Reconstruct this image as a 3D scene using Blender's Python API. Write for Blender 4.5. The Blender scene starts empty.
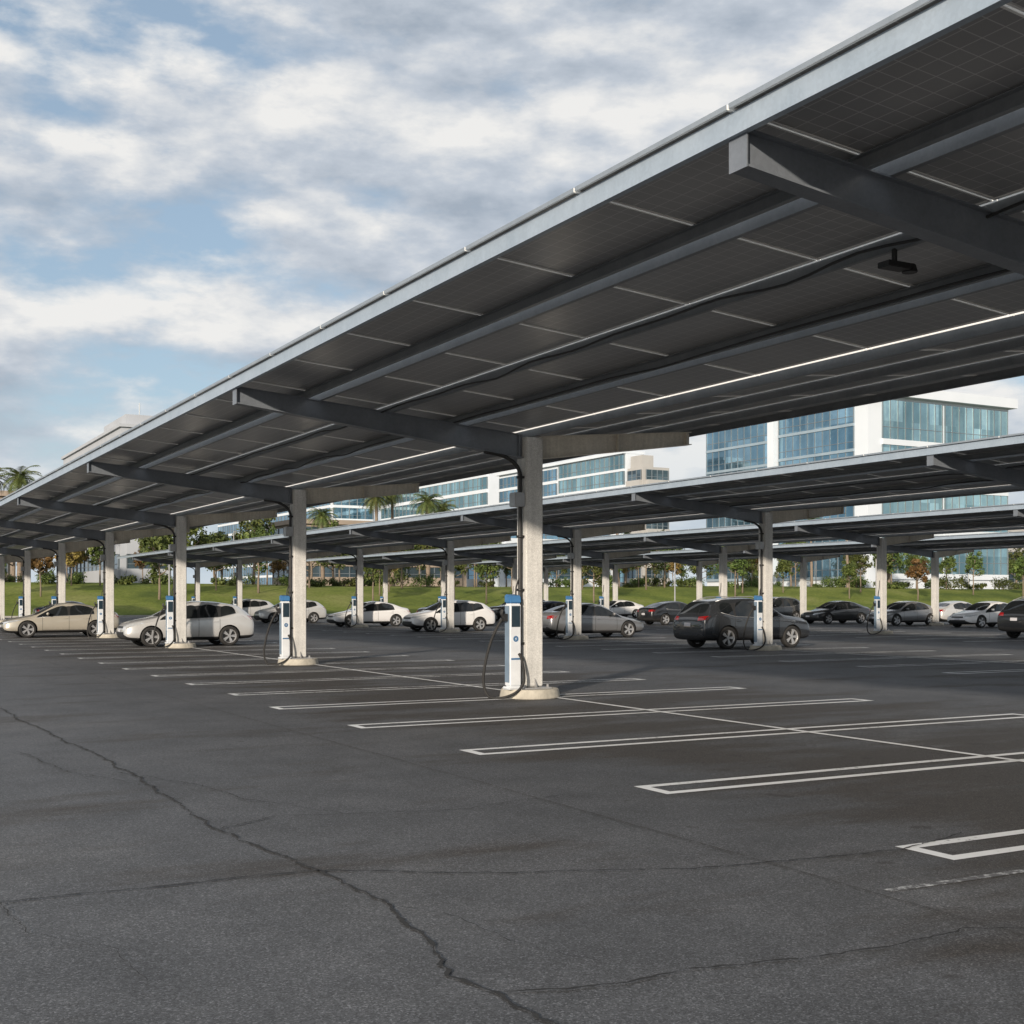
import bpy, bmesh, math, random
from mathutils import Vector, Matrix
from mathutils.bvhtree import BVHTree
R = random.Random(7)
scene = bpy.context.scene
COL = scene.collection

# ------------------------------------------------------------------ materials
def new_mat(name):
    m = bpy.data.materials.new(name); m.use_nodes = True
    nt = m.node_tree
    b = nt.nodes['Principled BSDF']
    return m, nt, b

def N(nt, t, **kw):
    n = nt.nodes.new(t)
    for k, v in kw.items():
        if k in n.inputs: n.inputs[k].default_value = v
        else: setattr(n, k, v)
    return n

def coords(nt, scale=(1, 1, 1), kind='Object'):
    tc = N(nt, 'ShaderNodeTexCoord'); mp = N(nt, 'ShaderNodeMapping')
    mp.inputs['Scale'].default_value = scale
    nt.links.new(tc.outputs[kind], mp.inputs['Vector'])
    return mp.outputs['Vector']

def noise(nt, vec, scale, detail=4, rough=0.55):
    n = N(nt, 'ShaderNodeTexNoise')
    n.inputs['Scale'].default_value = scale; n.inputs['Detail'].default_value = detail
    n.inputs['Roughness'].default_value = rough
    nt.links.new(vec, n.inputs['Vector'])
    return n.outputs['Fac']

def ramp(nt, fac, stops):
    r = N(nt, 'ShaderNodeValToRGB')
    el = r.color_ramp.elements
    while len(el) < len(stops): el.new(0.5)
    for e, (p, c) in zip(el, stops):
        e.position = p; e.color = (c[0], c[1], c[2], 1) if not isinstance(c, (int, float)) else (c, c, c, 1)
    nt.links.new(fac, r.inputs['Fac'])
    return r.outputs['Color']

def mix(nt, fac, a, b, mode='MIX'):
    m = N(nt, 'ShaderNodeMix', data_type='RGBA', blend_type=mode)
    def setin(sock, v):
        if hasattr(v, 'is_output'): nt.links.new(v, sock)
        elif isinstance(v, (int, float)): sock.default_value = v
        else: sock.default_value = (v[0], v[1], v[2], 1)
    setin(m.inputs[0], fac); setin(m.inputs[6], a); setin(m.inputs[7], b)
    return m.outputs[2]

def math_(nt, op, a, b=0.0, c=0.0):
    m = N(nt, 'ShaderNodeMath', operation=op)
    for i, v in enumerate((a, b, c)):
        if hasattr(v, 'is_output'): nt.links.new(v, m.inputs[i])
        else: m.inputs[i].default_value = v
    return m.outputs[0]

def bump(nt, b, h, strength=0.3, dist=0.01):
    bp = N(nt, 'ShaderNodeBump'); bp.inputs['Strength'].default_value = strength
    bp.inputs['Distance'].default_value = dist
    nt.links.new(h, bp.inputs['Height']); nt.links.new(bp.outputs['Normal'], b.inputs['Normal'])

def simple(name, c1, c2=None, scale=8, rough=0.6, metal=0.0, bmp=0.0, coat=0.0, bscale=60, spec=0.5):
    m, nt, b = new_mat(name)
    v = coords(nt)
    if c2 is None: c2 = tuple(x * 0.8 for x in c1)
    nt.links.new(ramp(nt, noise(nt, v, scale), [(0.3, c1), (0.7, c2)]), b.inputs['Base Color'])
    b.inputs['Roughness'].default_value = rough; b.inputs['Metallic'].default_value = metal
    b.inputs['Coat Weight'].default_value = coat; b.inputs['Coat Roughness'].default_value = 0.05
    b.inputs['Specular IOR Level'].default_value = spec
    if bmp: bump(nt, b, noise(nt, v, bscale, 5), bmp, 0.01)
    return m

def mat_asphalt():
    m, nt, b = new_mat('asphalt')
    v = coords(nt)
    big = noise(nt, v, 0.16, 5, 0.6)
    mid = noise(nt, v, 1.3, 6, 0.65)
    c = ramp(nt, big, [(0.35, (0.084, 0.088, 0.095)), (0.52, (0.100, 0.103, 0.109)), (0.68, (0.122, 0.123, 0.125))])
    c = mix(nt, 0.8, c, ramp(nt, mid, [(0.3, 0.72), (0.6, 1.05), (0.75, 1.22)]), 'MULTIPLY')
    v2 = coords(nt, (0.35, 1.0, 1.0))
    st = noise(nt, v2, 0.75, 6, 0.62)
    xyz = N(nt, 'ShaderNodeSeparateXYZ'); nt.links.new(v, xyz.inputs[0])
    stall = ramp(nt, math_(nt, 'DIVIDE', xyz.outputs[0], 60.0), [(0.09, 0.0), (0.13, 0.22), (0.22, 0.22), (0.27, 0.02)])
    st = math_(nt, 'ADD', st, math_(nt, 'MULTIPLY', stall, 0.65))
    c = mix(nt, ramp(nt, st, [(0.54, 0.0), (0.67, 0.85)]), c, (0.050, 0.043, 0.037))
    sp2 = noise(nt, v, 2.6, 3, 0.5)
    c = mix(nt, ramp(nt, math_(nt, 'ADD', sp2, math_(nt, 'MULTIPLY', stall, 0.35)), [(0.70, 0.0), (0.76, 0.6)]), c, (0.028, 0.025, 0.023))
    vo = N(nt, 'ShaderNodeTexVoronoi'); vo.inputs['Scale'].default_value = 120
    nt.links.new(v, vo.inputs['Vector'])
    sp = N(nt, 'ShaderNodeSeparateColor'); nt.links.new(vo.outputs['Color'], sp.inputs['Color'])
    c = mix(nt, 1.0, c, ramp(nt, sp.outputs[0], [(0.0, 0.48), (0.55, 0.95), (0.86, 1.2), (0.98, 2.1)]), 'MULTIPLY')
    fine = noise(nt, v, 230, 3)
    c = mix(nt, 0.8, c, ramp(nt, fine, [(0.3, 0.6), (0.7, 1.4)]), 'MULTIPLY')
    nt.links.new(c, b.inputs['Base Color'])
    b.inputs['Roughness'].default_value = 0.70
    b.inputs['Specular IOR Level'].default_value = 0.4
    h = math_(nt, 'ADD', sp.outputs[1], math_(nt, 'MULTIPLY', fine, 0.8))
    bump(nt, b, h, 0.6, 0.005)
    return m

def mat_line(name='worn_line_paint', lo=0.62, hi=0.69, k=0.85):
    m, nt, b = new_mat(name)
    v = coords(nt)
    w = noise(nt, v, 16, 8, 0.75); w2 = noise(nt, v, 1.2, 4)
    f = math_(nt, 'ADD', math_(nt, 'MULTIPLY', w, 0.75), math_(nt, 'MULTIPLY', w2, 0.35))
    c = mix(nt, ramp(nt, f, [(lo, 0.0), (hi, k)]), ramp(nt, w2, [(0.3, (0.80, 0.81, 0.81)), (0.7, (0.64, 0.65, 0.65))]), (0.10, 0.101, 0.104))
    nt.links.new(c, b.inputs['Base Color']); b.inputs['Roughness'].default_value = 0.7
    bump(nt, b, noise(nt, v, 150, 3), 0.4, 0.004)
    return m

def mat_galv(name, c1, c2, metal=0.35, rough=0.5, speck=(0.75, 1.2), streak=0.5, vscale=40):
    m, nt, b = new_mat(name)
    v = coords(nt)
    vo = N(nt, 'ShaderNodeTexVoronoi'); vo.inputs['Scale'].default_value = vscale
    nt.links.new(v, vo.inputs['Vector'])
    sp = N(nt, 'ShaderNodeSeparateColor'); nt.links.new(vo.outputs['Color'], sp.inputs['Color'])
    c = ramp(nt, noise(nt, v, 2.5, 6, 0.6), [(0.3, c1), (0.7, c2)])
    c = mix(nt, 0.6, c, ramp(nt, sp.outputs[0], [(0, speck[0]), (1, speck[1])]), 'MULTIPLY')
    if streak:
        vs = coords(nt, (9, 9, 0.5))
        c = mix(nt, streak, c, ramp(nt, noise(nt, vs, 1.5, 5), [(0.3, 0.75), (0.6, 1.08)]), 'MULTIPLY')
    nt.links.new(c, b.inputs['Base Color'])
    b.inputs['Metallic'].default_value = metal; b.inputs['Roughness'].default_value = rough
    bump(nt, b, noise(nt, v, 90, 3), 0.08, 0.003)
    return m

def mat_panel_back():
    m, nt, b = new_mat('solar_panel_underside')
    tc = N(nt, 'ShaderNodeTexCoord'); s = N(nt, 'ShaderNodeSeparateXYZ')
    nt.links.new(tc.outputs['Object'], s.inputs[0])
    def line(o, p, w):
        f = math_(nt, 'FRACT', math_(nt, 'DIVIDE', o, p))
        return math_(nt, 'LESS_THAN', f, w)
    l = math_(nt, 'MAXIMUM', line(s.outputs[0], 0.16, 0.05), line(s.outputs[1], 0.1639, 0.05))
    base = ramp(nt, noise(nt, tc.outputs['Object'], 0.9, 5), [(0.3, (0.285, 0.29, 0.30)), (0.7, (0.345, 0.348, 0.352))])
    sn = N(nt, 'ShaderNodeVectorMath', operation='SNAP'); sn.inputs[1].default_value = (1.29, 1.9667, 50)
    nt.links.new(tc.outputs['Object'], sn.inputs[0])
    wn = N(nt, 'ShaderNodeTexWhiteNoise'); nt.links.new(sn.outputs[0], wn.inputs['Vector'])
    base = mix(nt, 1.0, base, ramp(nt, wn.outputs['Value'], [(0, 0.88), (1, 1.1)]), 'MULTIPLY')
    nt.links.new(mix(nt, l, base, (0.52, 0.52, 0.52)), b.inputs['Base Color'])
    b.inputs['Roughness'].default_value = 0.28
    return m

def mat_paint(name, c, metal=0.5, rough=0.3):
    m, nt, b = new_mat(name)
    v = coords(nt)
    f = noise(nt, v, 3.0, 5)
    z = N(nt, 'ShaderNodeSeparateXYZ'); nt.links.new(v, z.inputs[0])
    base = mix(nt, ramp(nt, f, [(0.35, 0.0), (0.8, 0.15)]), c, tuple(x * 0.8 for x in c))
    dirt = math_(nt, 'MULTIPLY', ramp(nt, z.outputs[2], [(0.2, 0.8), (0.5, 0.0)]), ramp(nt, noise(nt, v, 9, 5), [(0.3, 0.1), (0.7, 0.5)]))
    nt.links.new(mix(nt, dirt, base, (0.13, 0.12, 0.105)), b.inputs['Base Color'])
    b.inputs['Metallic'].default_value = metal; b.inputs['Roughness'].default_value = rough
    b.inputs['Coat Weight'].default_value = 1.0; b.inputs['Coat Roughness'].default_value = 0.03
    return m

def mat_glass(name, c1, c2, metal=0.75, rough=0.08, pane=(4.0, 4.0, 4.0), wob=0.02):
    m, nt, b = new_mat(name)
    tc = N(nt, 'ShaderNodeTexCoord')
    sn = N(nt, 'ShaderNodeVectorMath', operation='SNAP'); sn.inputs[1].default_value = pane
    nt.links.new(tc.outputs['Object'], sn.inputs[0])
    wn = N(nt, 'ShaderNodeTexWhiteNoise'); nt.links.new(sn.outputs[0], wn.inputs['Vector'])
    c = ramp(nt, wn.outputs['Value'], [(0.0, c1), (0.75, c2), (1.0, tuple(min(1, x * 1.35) for x in c2))])
    c = mix(nt, 0.5, c, ramp(nt, noise(nt, tc.outputs['Object'], 0.12, 4), [(0.35, 0.5), (0.65, 1.25)]), 'MULTIPLY')
    nt.links.new(c, b.inputs['Base Color'])
    b.inputs['Metallic'].default_value = metal; b.inputs['Roughness'].default_value = rough
    bump(nt, b, noise(nt, tc.outputs['Object'], 0.5, 2), wob, 1.0)
    return m

def mat_leaf(name, a, bb, c):
    m, nt, b = new_mat(name)
    tc = N(nt, 'ShaderNodeTexCoord'); oi = N(nt, 'ShaderNodeObjectInfo')
    n1 = noise(nt, tc.outputs['Object'], 0.9, 3)
    n2 = noise(nt, tc.outputs['Object'], 6, 2)
    f = math_(nt, 'ADD', math_(nt, 'MULTIPLY', n1, 0.6), math_(nt, 'MULTIPLY', n2, 0.4))
    col = ramp(nt, f, [(0.35, a), (0.52, bb), (0.66, c)])
    hs = N(nt, 'ShaderNodeHueSaturation')
    nt.links.new(math_(nt, 'ADD', math_(nt, 'MULTIPLY', oi.outputs['Random'], 0.05), 0.465), hs.inputs['Hue'])
    nt.links.new(math_(nt, 'ADD', math_(nt, 'MULTIPLY', oi.outputs['Random'], 0.6), 0.75), hs.inputs['Value'])
    nt.links.new(col, hs.inputs['Color']); nt.links.new(hs.outputs[0], b.inputs['Base Color'])
    b.inputs['Roughness'].default_value = 0.6; b.inputs['Specular IOR Level'].default_value = 0.25
    return m

def mat_grass():
    m, nt, b = new_mat('grass')
    v = coords(nt)
    c = ramp(nt, noise(nt, v, 0.12, 5, 0.6), [(0.35, (0.085, 0.115, 0.026)), (0.5, (0.145, 0.175, 0.036)), (0.68, (0.21, 0.22, 0.07))])
    c = mix(nt, 0.8, c, ramp(nt, noise(nt, v, 3.0, 6, 0.7), [(0.3, 0.55), (0.7, 1.3)]), 'MULTIPLY')
    nt.links.new(c, b.inputs['Base Color']); b.inputs['Roughness'].default_value = 0.95
    b.inputs['Specular IOR Level'].default_value = 0.1
    bump(nt, b, noise(nt, v, 9, 6), 0.8, 0.05)
    return m

M = {}
M['asphalt'] = mat_asphalt()
M['line'] = mat_line()
M['line_old'] = mat_line('older_line_paint', 0.53, 0.64, 0.9)
M['faded'] = mat_line('faded_line_paint', 0.40, 0.55, 1.0)
M['crack'] = simple('crack_filler', (0.016, 0.016, 0.017), (0.028, 0.028, 0.028), 12, 0.9)
M['seam'] = simple('paving_seam', (0.055, 0.055, 0.055), (0.07, 0.068, 0.067), 6, 0.9)
M['column'] = mat_galv('galvanised_column', (0.58, 0.575, 0.55), (0.70, 0.69, 0.66), 0.0, 0.6, (0.68, 1.14), 0.45, 75)
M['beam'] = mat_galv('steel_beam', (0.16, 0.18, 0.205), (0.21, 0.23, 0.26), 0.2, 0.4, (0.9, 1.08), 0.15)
M['beam_lit_tone'] = mat_galv('sunlit_tone_steel_beam', (0.58, 0.55, 0.48), (0.70, 0.66, 0.58), 0.0, 0.6, (0.85, 1.1))  # sunlit look of the rear arms put into their steel colour
M['purlin'] = mat_galv('steel_purlin', (0.18, 0.195, 0.21), (0.24, 0.255, 0.27), 0.2, 0.4, (0.92, 1.06), 0.1)
M['fascia'] = mat_galv('galvanised_fascia', (0.36, 0.43, 0.50), (0.44, 0.51, 0.58), 0.35, 0.42, (0.93, 1.05), 0.15)
M['rimmetal'] = mat_galv('panel_edge_metal', (0.25, 0.29, 0.33), (0.32, 0.36, 0.40), 0.3, 0.4, (0.95, 1.05), 0.0)
M['alu'] = simple('aluminium_frame', (0.88, 0.88, 0.86), (0.82, 0.82, 0.80), 3, 0.3, 0.0)
M['pback'] = mat_panel_back()
M['pfront'] = simple('solar_glass', (0.02, 0.03, 0.05), (0.03, 0.04, 0.06), 2, 0.15, 0.0)
M['concrete'] = simple('concrete', (0.52, 0.485, 0.41), (0.37, 0.345, 0.29), 7, 0.85, 0, 0.4)
M['kerb'] = simple('kerb_concrete', (0.42, 0.41, 0.38), (0.33, 0.32, 0.3), 2, 0.85, 0, 0.3)
M['black'] = simple('black_plastic', (0.02, 0.02, 0.021), (0.03, 0.03, 0.03), 20, 0.5)
M['rubber'] = simple('rubber', (0.018, 0.018, 0.018), (0.03, 0.029, 0.028), 9, 0.8)
M['rim'] = simple('alloy_rim', (0.55, 0.56, 0.57), (0.42, 0.42, 0.43), 9, 0.3, 0.5)
M['bolt'] = simple('zinc_bolt', (0.42, 0.42, 0.42), None, 9, 0.4, 0.4)
M['chwhite'] = simple('charger_white', (0.76, 0.79, 0.82), (0.64, 0.67, 0.70), 5, 0.35)
M['chblue'] = simple('charger_blue', (0.06, 0.17, 0.33), (0.05, 0.13, 0.26), 5, 0.3)
M['chside'] = simple('charger_side_panel', (0.20, 0.27, 0.35), (0.16, 0.22, 0.29), 5, 0.4)
M['chcap'] = simple('charger_cap', (0.06, 0.20, 0.42), (0.05, 0.16, 0.34), 5, 0.35)
M['screen'] = simple('charger_screen', (0.015, 0.03, 0.045), (0.025, 0.045, 0.06), 5, 0.1)
M['carglass'] = simple('car_glass', (0.010, 0.012, 0.014), (0.020, 0.023, 0.024), 1.5, 0.03, 0.0, 0, 0.0, 60, 0.5)
M['headlight'] = simple('headlight_lens', (0.55, 0.58, 0.6), (0.75, 0.78, 0.8), 22, 0.08, 0.3, coat=1)
M['taillight'] = simple('taillight_lens', (0.35, 0.012, 0.012), (0.22, 0.01, 0.01), 22, 0.12, 0, coat=1)
M['plate'] = simple('number_plate', (0.6, 0.6, 0.62), (0.5, 0.5, 0.55), 30, 0.4)
M['grass'] = mat_grass()
M['earth'] = simple('earth', (0.12, 0.13, 0.06), (0.16, 0.14, 0.09), 0.03, 0.95, 0, 0.3, bscale=2)
M['bark'] = simple('bark', (0.24, 0.19, 0.14), (0.16, 0.125, 0.095), 5, 0.9, 0, 0.6, bscale=20)
M['palmbark'] = simple('palm_bark', (0.27, 0.21, 0.16), (0.17, 0.135, 0.10), 6, 0.9, 0, 0.6, bscale=14)
M['leaf'] = mat_leaf('foliage', (0.026, 0.042, 0.013), (0.065, 0.095, 0.022), (0.13, 0.16, 0.04))
M['leaf2'] = mat_leaf('autumn_foliage', (0.07, 0.055, 0.018), (0.15, 0.105, 0.03), (0.24, 0.17, 0.045))
M['palm'] = mat_leaf('palm_foliage', (0.04, 0.06, 0.02), (0.09, 0.115, 0.033), (0.18, 0.18, 0.06))
M['bwhite'] = simple('white_cladding', (0.68, 0.725, 0.775), (0.62, 0.67, 0.72), 0.15, 0.6)
M['bgrey'] = simple('pale_grey_concrete', (0.42, 0.445, 0.48), (0.37, 0.39, 0.42), 0.2, 0.8, 0, 0.2, bscale=3)
M['bbeige'] = simple('beige_concrete', (0.44, 0.43, 0.41), (0.38, 0.37, 0.355), 0.2, 0.8, 0, 0.2, bscale=3)
M['bbrown'] = simple('tan_stone', (0.36, 0.29, 0.23), (0.29, 0.24, 0.19), 0.25, 0.8)
M['mull'] = simple('mullion', (0.22, 0.25, 0.27), (0.18, 0.20, 0.22), 0.5, 0.4, 0.3)
M['bandblue'] = simple('blue_grey_spandrel', (0.34, 0.42, 0.48), (0.28, 0.36, 0.42), 0.5, 0.4, 0.2)
M['gblue'] = mat_glass('blue_curtain_glass', (0.13, 0.24, 0.32), (0.25, 0.40, 0.50), 0.85, 0.05, (2.0, 2.0, 4.2))
M['gteal'] = mat_glass('teal_curtain_glass', (0.20, 0.33, 0.36), (0.36, 0.53, 0.56), 0.85, 0.05, (2.0, 2.0, 4.2))
M['gdark'] = mat_glass('dark_window_glass', (0.06, 0.09, 0.11), (0.12, 0.17, 0.20), 0.6, 0.1, (2.0, 2.0, 4.0))

# ------------------------------------------------------------------ builders
class MB:
    def __init__(s): s.v = []; s.f = []; s.m = []
    def add(s, vs, fs, mi=0):
        o = len(s.v); s.v += [tuple(p) for p in vs]
        for f in fs: s.f.append(tuple(i + o for i in f)); s.m.append(mi)
    def box(s, x0, x1, y0, y1, z0, z1, mi=0):
        s.hexa([(x0, y0, z0), (x1, y0, z0), (x1, y1, z0), (x0, y1, z0), (x0, y0, z1), (x1, y0, z1), (x1, y1, z1), (x0, y1, z1)], mi)
    def hexa(s, p, mi=0):
        s.add(p, [(3, 2, 1, 0), (4, 5, 6, 7), (0, 1, 5, 4), (1, 2, 6, 5), (2, 3, 7, 6), (3, 0, 4, 7)], mi)
    def cyl(s, c, r0, r1, z0, z1, n=16, mi=0):
        a = [(c[0] + r0 * math.cos(2 * math.pi * i / n), c[1] + r0 * math.sin(2 * math.pi * i / n), z0) for i in range(n)]
        b = [(c[0] + r1 * math.cos(2 * math.pi * i / n), c[1] + r1 * math.sin(2 * math.pi * i / n), z1) for i in range(n)]
        s.add(a + b, [(i, (i + 1) % n, n + (i + 1) % n, n + i) for i in range(n)] + [tuple(range(n - 1, -1, -1)), tuple(range(n, 2 * n))], mi)
    def tube(s, pts, rad, n=8, mi=0):
        pts = [Vector(p) for p in pts]
        if not hasattr(rad, '__len__'): rad = [rad] * len(pts)
        rings = []; up = None
        for i, p in enumerate(pts):
            t = (pts[min(i + 1, len(pts) - 1)] - pts[max(i - 1, 0)]).normalized()
            if up is None:
                up = Vector((0, 0, 1)) if abs(t.z) < 0.9 else Vector((1, 0, 0))
            a = t.cross(up)
            if a.length < 1e-4: a = t.cross(Vector((0, 1, 0)))
            a.normalize(); bb = a.cross(t).normalized(); up = bb
            rings.append([p + (a * math.cos(2 * math.pi * k / n) + bb * math.sin(2 * math.pi * k / n)) * rad[i] for k in range(n)])
        vs = [q for r in rings for q in r]; fs = []
        for i in range(len(rings) - 1):
            for k in range(n):
                fs.append((i * n + k, i * n + (k + 1) % n, (i + 1) * n + (k + 1) % n, (i + 1) * n + k))
        fs.append(tuple(range(n - 1, -1, -1))); fs.append(tuple(len(vs) - n + k for k in range(n)))
        s.add(vs, fs, mi)
    def mesh(s, name, mats, smooth=False, bevel=0.0):
        me = bpy.data.meshes.new(name); me.from_pydata(s.v, [], s.f)
        for m in mats: me.materials.append(m)
        me.polygons.foreach_set('material_index', s.m)
        bm = bmesh.new(); bm.from_mesh(me)
        if bevel: bmesh.ops.bevel(bm, geom=bm.edges[:], offset=bevel, segments=2, affect='EDGES', clamp_overlap=True)
        bmesh.ops.recalc_face_normals(bm, faces=bm.faces[:])
        bm.to_mesh(me); bm.free()
        if smooth: me.polygons.foreach_set('use_smooth', [True] * len(me.polygons))
        me.update(); return me

def catmull(pts, k=6):
    pts = [Vector(p) for p in pts]; out = []
    P = [pts[0]] + pts + [pts[-1]]
    for i in range(1, len(P) - 2):
        for j in range(k):
            t = j / k; a, b, c, d = P[i - 1], P[i], P[i + 1], P[i + 2]
            out.append(0.5 * ((2 * b) + (c - a) * t + (2 * a - 5 * b + 4 * c - d) * t * t + (3 * b - a - 3 * c + d) * t ** 3))
    out.append(pts[-1]); return out

def obj(name, me, parent=None, loc=(0, 0, 0), rot=0.0, **props):
    o = bpy.data.objects.new(name, me); COL.objects.link(o)
    o.location = loc; o.rotation_euler[2] = rot
    if parent: o.parent = parent
    for k, v in props.items(): o[k] = v
    return o

def empty(name, loc, rot=0.0, **props):
    o = obj(name, None, None, loc, rot, **props); o.empty_display_size = 0.2; return o

# ------------------------------------------------------------------ ground
mb = MB()
ys = [-900, 109.8, 110.0, 114, 120, 127, 134, 1800]; zs = [-0.06, -0.06, -0.06, 0.25, 1.3, 2.5, 2.9, 2.9]
xs = [-1500 + 100 * i for i in range(36)]
for j, (y, z) in enumerate(zip(ys, zs)):
    for x in xs: mb.v.append((x, y, z))
n = len(xs)
for j in range(len(ys) - 1):
    for i in range(n - 1): mb.f.append((j * n + i, j * n + i + 1, (j + 1) * n + i + 1, (j + 1) * n + i)); mb.m.append(0)
obj('ground', mb.mesh('ground', [M['earth']]), kind='structure')
mb = MB(); mb.add([(-400, -300, 0), (500, -300, 0), (500, 110, 0), (-400, 110, 0)], [(0, 1, 2, 3)])
obj('parking_lot_pavement', mb.mesh('parking_lot_pavement', [M['asphalt']]), kind='structure')
mb = MB()
ys = [110.3, 114, 120, 127, 134, 138]; zs = [0.10, 0.30, 1.36, 2.56, 2.95, 2.96]
xs = [-200 + 10 * i for i in range(61)]; n = len(xs)
for y, z in zip(ys, zs):
    for x in xs: mb.v.append((x, y, z + (0.25 * math.sin(x * 0.07) if 113 < y < 135 else 0) * 0.6 + (0.1 if 113 < y < 135 else 0.0)))
for j in range(len(ys) - 1):
    for i in range(n - 1): mb.f.append((j * n + i, j * n + i + 1, (j + 1) * n + i + 1, (j + 1) * n + i)); mb.m.append(0)
obj('lawn', mb.mesh('lawn', [M['grass']], True), kind='structure')
mb = MB(); mb.box(-200, 400, 110.0, 110.3, -0.02, 0.14)
obj('kerb', mb.mesh('kerb', [M['kerb']], bevel=0.02), kind='structure')
mb = MB(); mb.add([(-200, 140, 2.93), (400, 140, 2.93), (400, 143, 2.93), (-200, 143, 2.93)], [(0, 1, 2, 3)])
obj('pavement', mb.mesh('pavement', [M['kerb']]), kind='structure')

# painted hairpin stripes
def hairpin_mesh(L, mat):
    mb = MB(); w = 0.11; g = 0.2
    def q(x0, x1, y0, y1):
        nx = max(1, int((x1 - x0) / 0.6))
        for i in range(nx):
            a = x0 + (x1 - x0) * i / nx; b = x0 + (x1 - x0) * (i + 1) / nx
            mb.add([(a, y0, 0), (b, y0, 0), (b, y1, 0), (a, y1, 0)], [(0, 1, 2, 3)])
    q(-L / 2 + w, L / 2 - w, -g - w / 2, -g + w / 2); q(-L / 2 + w, L / 2 - w, g - w / 2, g + w / 2)
    q(-L / 2, -L / 2 + w, -g - w / 2, g + w / 2); q(L / 2 - w, L / 2, -g - w / 2, g + w / 2)
    return mb.mesh('parking_line', [M[mat]])
HP = hairpin_mesh(9.0, 'line'); HO = hairpin_mesh(8.6, 'line_old')
def stripe_row(cx, ylist, offs=None):
    for i, y in enumerate(ylist): obj('parking_line', HP if y < 20 else HO, None, (cx + (offs[i] if offs and i < len(offs) else 0), y, 0.004), 0, kind='structure')
rowsY = {}
rowsY[1] = [18.5 + 11.8 * k for k in range(-2, 8)]
near = [-0.4, 2.85, 5.95, 9.05, 12.2, 15.35]
y1 = near + [18.5 + 2.95 * k for k in range(0, 29)]
stripe_row(10.56, y1, [.3, .3, .34, .32, .14, .05])
rowsY[2] = [31.2 + 11.5 * k for k in range(-2, 7)]
stripe_row(26.5, [8.2 + 2.875 * k for k in range(0, 33)])
rowsY[3] = [42.0 + 11.5 * k for k in range(-2, 6)]
stripe_row(42.5, [19.0 + 2.875 * k for k in range(0, 29)])
rowsY[4] = [42.0 + 11.5 * k for k in range(-1, 6)]
stripe_row(58.5, [30.5 + 2.875 * k for k in range(0, 25)])
for cx, a, b in ((10.56, -6, 102), (26.5, 6, 102), (42.5, 17, 102), (58.5, 28, 102)):
    mb = MB(); k = int((b - a) / 3)
    for i in range(k):
        y = a + (b - a) * i / k; yy = a + (b - a) * (i + 1) / k
        mb.add([(-0.05, y, 0), (0.05, y, 0), (0.05, yy, 0), (-0.05, yy, 0)], [(0, 1, 2, 3)])
    obj('parking_line', mb.mesh('centre_line', [M['line']]), None, (cx + 0.3, 0, 0.008), 0, kind='structure')
mb = MB(); x = 5.4
while x < 10: mb.add([(x, -.035, 0), (x + .5, -.035, 0), (x + .5, .035, 0), (x, .035, 0)], [(0, 1, 2, 3)]); x += .5
obj('faded_parking_line', mb.mesh('faded_parking_line', [M['faded']]), None, (0, 5.40, 0.004), -0.02, kind='structure')

# cracks
def crack(pts, w0, w1, seed, jit=0.05, mat='crack'):
    rr = random.Random(seed)
    P = [Vector((x, y, 0)) for x, y in pts]; fine = []
    for a, b in zip(P[:-1], P[1:]):
        k = max(2, int((b - a).length / 0.04))
        for i in range(k): fine.append(a.lerp(b, i / k))
    fine.append(P[-1])
    d = 0; e = 0; L = len(fine); pts2 = []
    for i, p in enumerate(fine):
        t = (fine[min(i + 1, L - 1)] - fine[max(0, i - 1)]).normalized(); nn = Vector((-t.y, t.x, 0))
        d = d * 0.95 + rr.uniform(-1, 1) * jit * .8
        e = rr.uniform(-1, 1) * jit * .35
        pts2.append((p + nn * (d + e), nn, (w0 + (w1 - w0) * i / L) * rr.uniform(0.15, 1.6)))
    mb = MB()
    for p, nn, w in pts2: mb.v += [tuple(p + nn * w / 2), tuple(p - nn * w / 2)]
    for i in range(L - 1): mb.f.append((2 * i, 2 * i + 1, 2 * i + 3, 2 * i + 2)); mb.m.append(0)
    return mb
def crack_obj(*a, z=0.010, **k):
    mat = k.get('mat', 'crack')
    obj('pavement_crack', crack(*a, **k).mesh('pavement_crack', [M[mat]]), None, (0, 0, z), 0, kind='structure')
crack_obj([(2.3, 24), (2.37, 20.2), (2.5, 15.64), (2.59, 12.24), (2.52, 9.05), (2.61, 7.64), (2.73, 6.4), (2.64, 5.63), (2.45, 5.0), (2.51, 4.31), (2.7, 3.6), (2.6, 2.0)], 0.026, 0.019, 1, jit=0.022)
crack_obj([(-4, 7.2), (-0.5, 7.5), (0.87, 7.43), (1.96, 7.37), (2.6, 7.42), (3.67, 6.79), (4.79, 6.26), (6.35, 6.11), (7.2, 6.3)], 0.021, 0.014, 2, jit=0.018)
crack_obj([(2.5, 4.74), (3.06, 4.58), (3.49, 4.56), (4.1, 4.44), (4.62, 4.44), (5.1, 4.5), (5.38, 4.34), (6.4, 4.2)], 0.016, 0.010, 3, jit=0.015, z=0.012)
crack_obj([(2.52, 9.05), (3.1, 9.3), (3.62, 9.16), (4.54, 8.92), (5.6, 9.2)], 0.015, 0.008, 4, jit=0.02, z=0.012)
crack_obj([(2.5, 12.4), (3.0, 11.2), (3.1, 10.2), (3.6, 9.2)], 0.012, 0.007, 5, jit=0.02, z=0.014)
crack_obj([(1.9, 14.5), (2.1, 12.6), (2.55, 11.5)], 0.012, 0.008, 6, jit=0.02, z=0.014)
crack_obj([(2.73, 6.4), (2.95, 5.9), (3.0, 5.4), (3.2, 4.9)], 0.007, 0.004, 16, jit=0.015, z=0.014)
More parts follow.
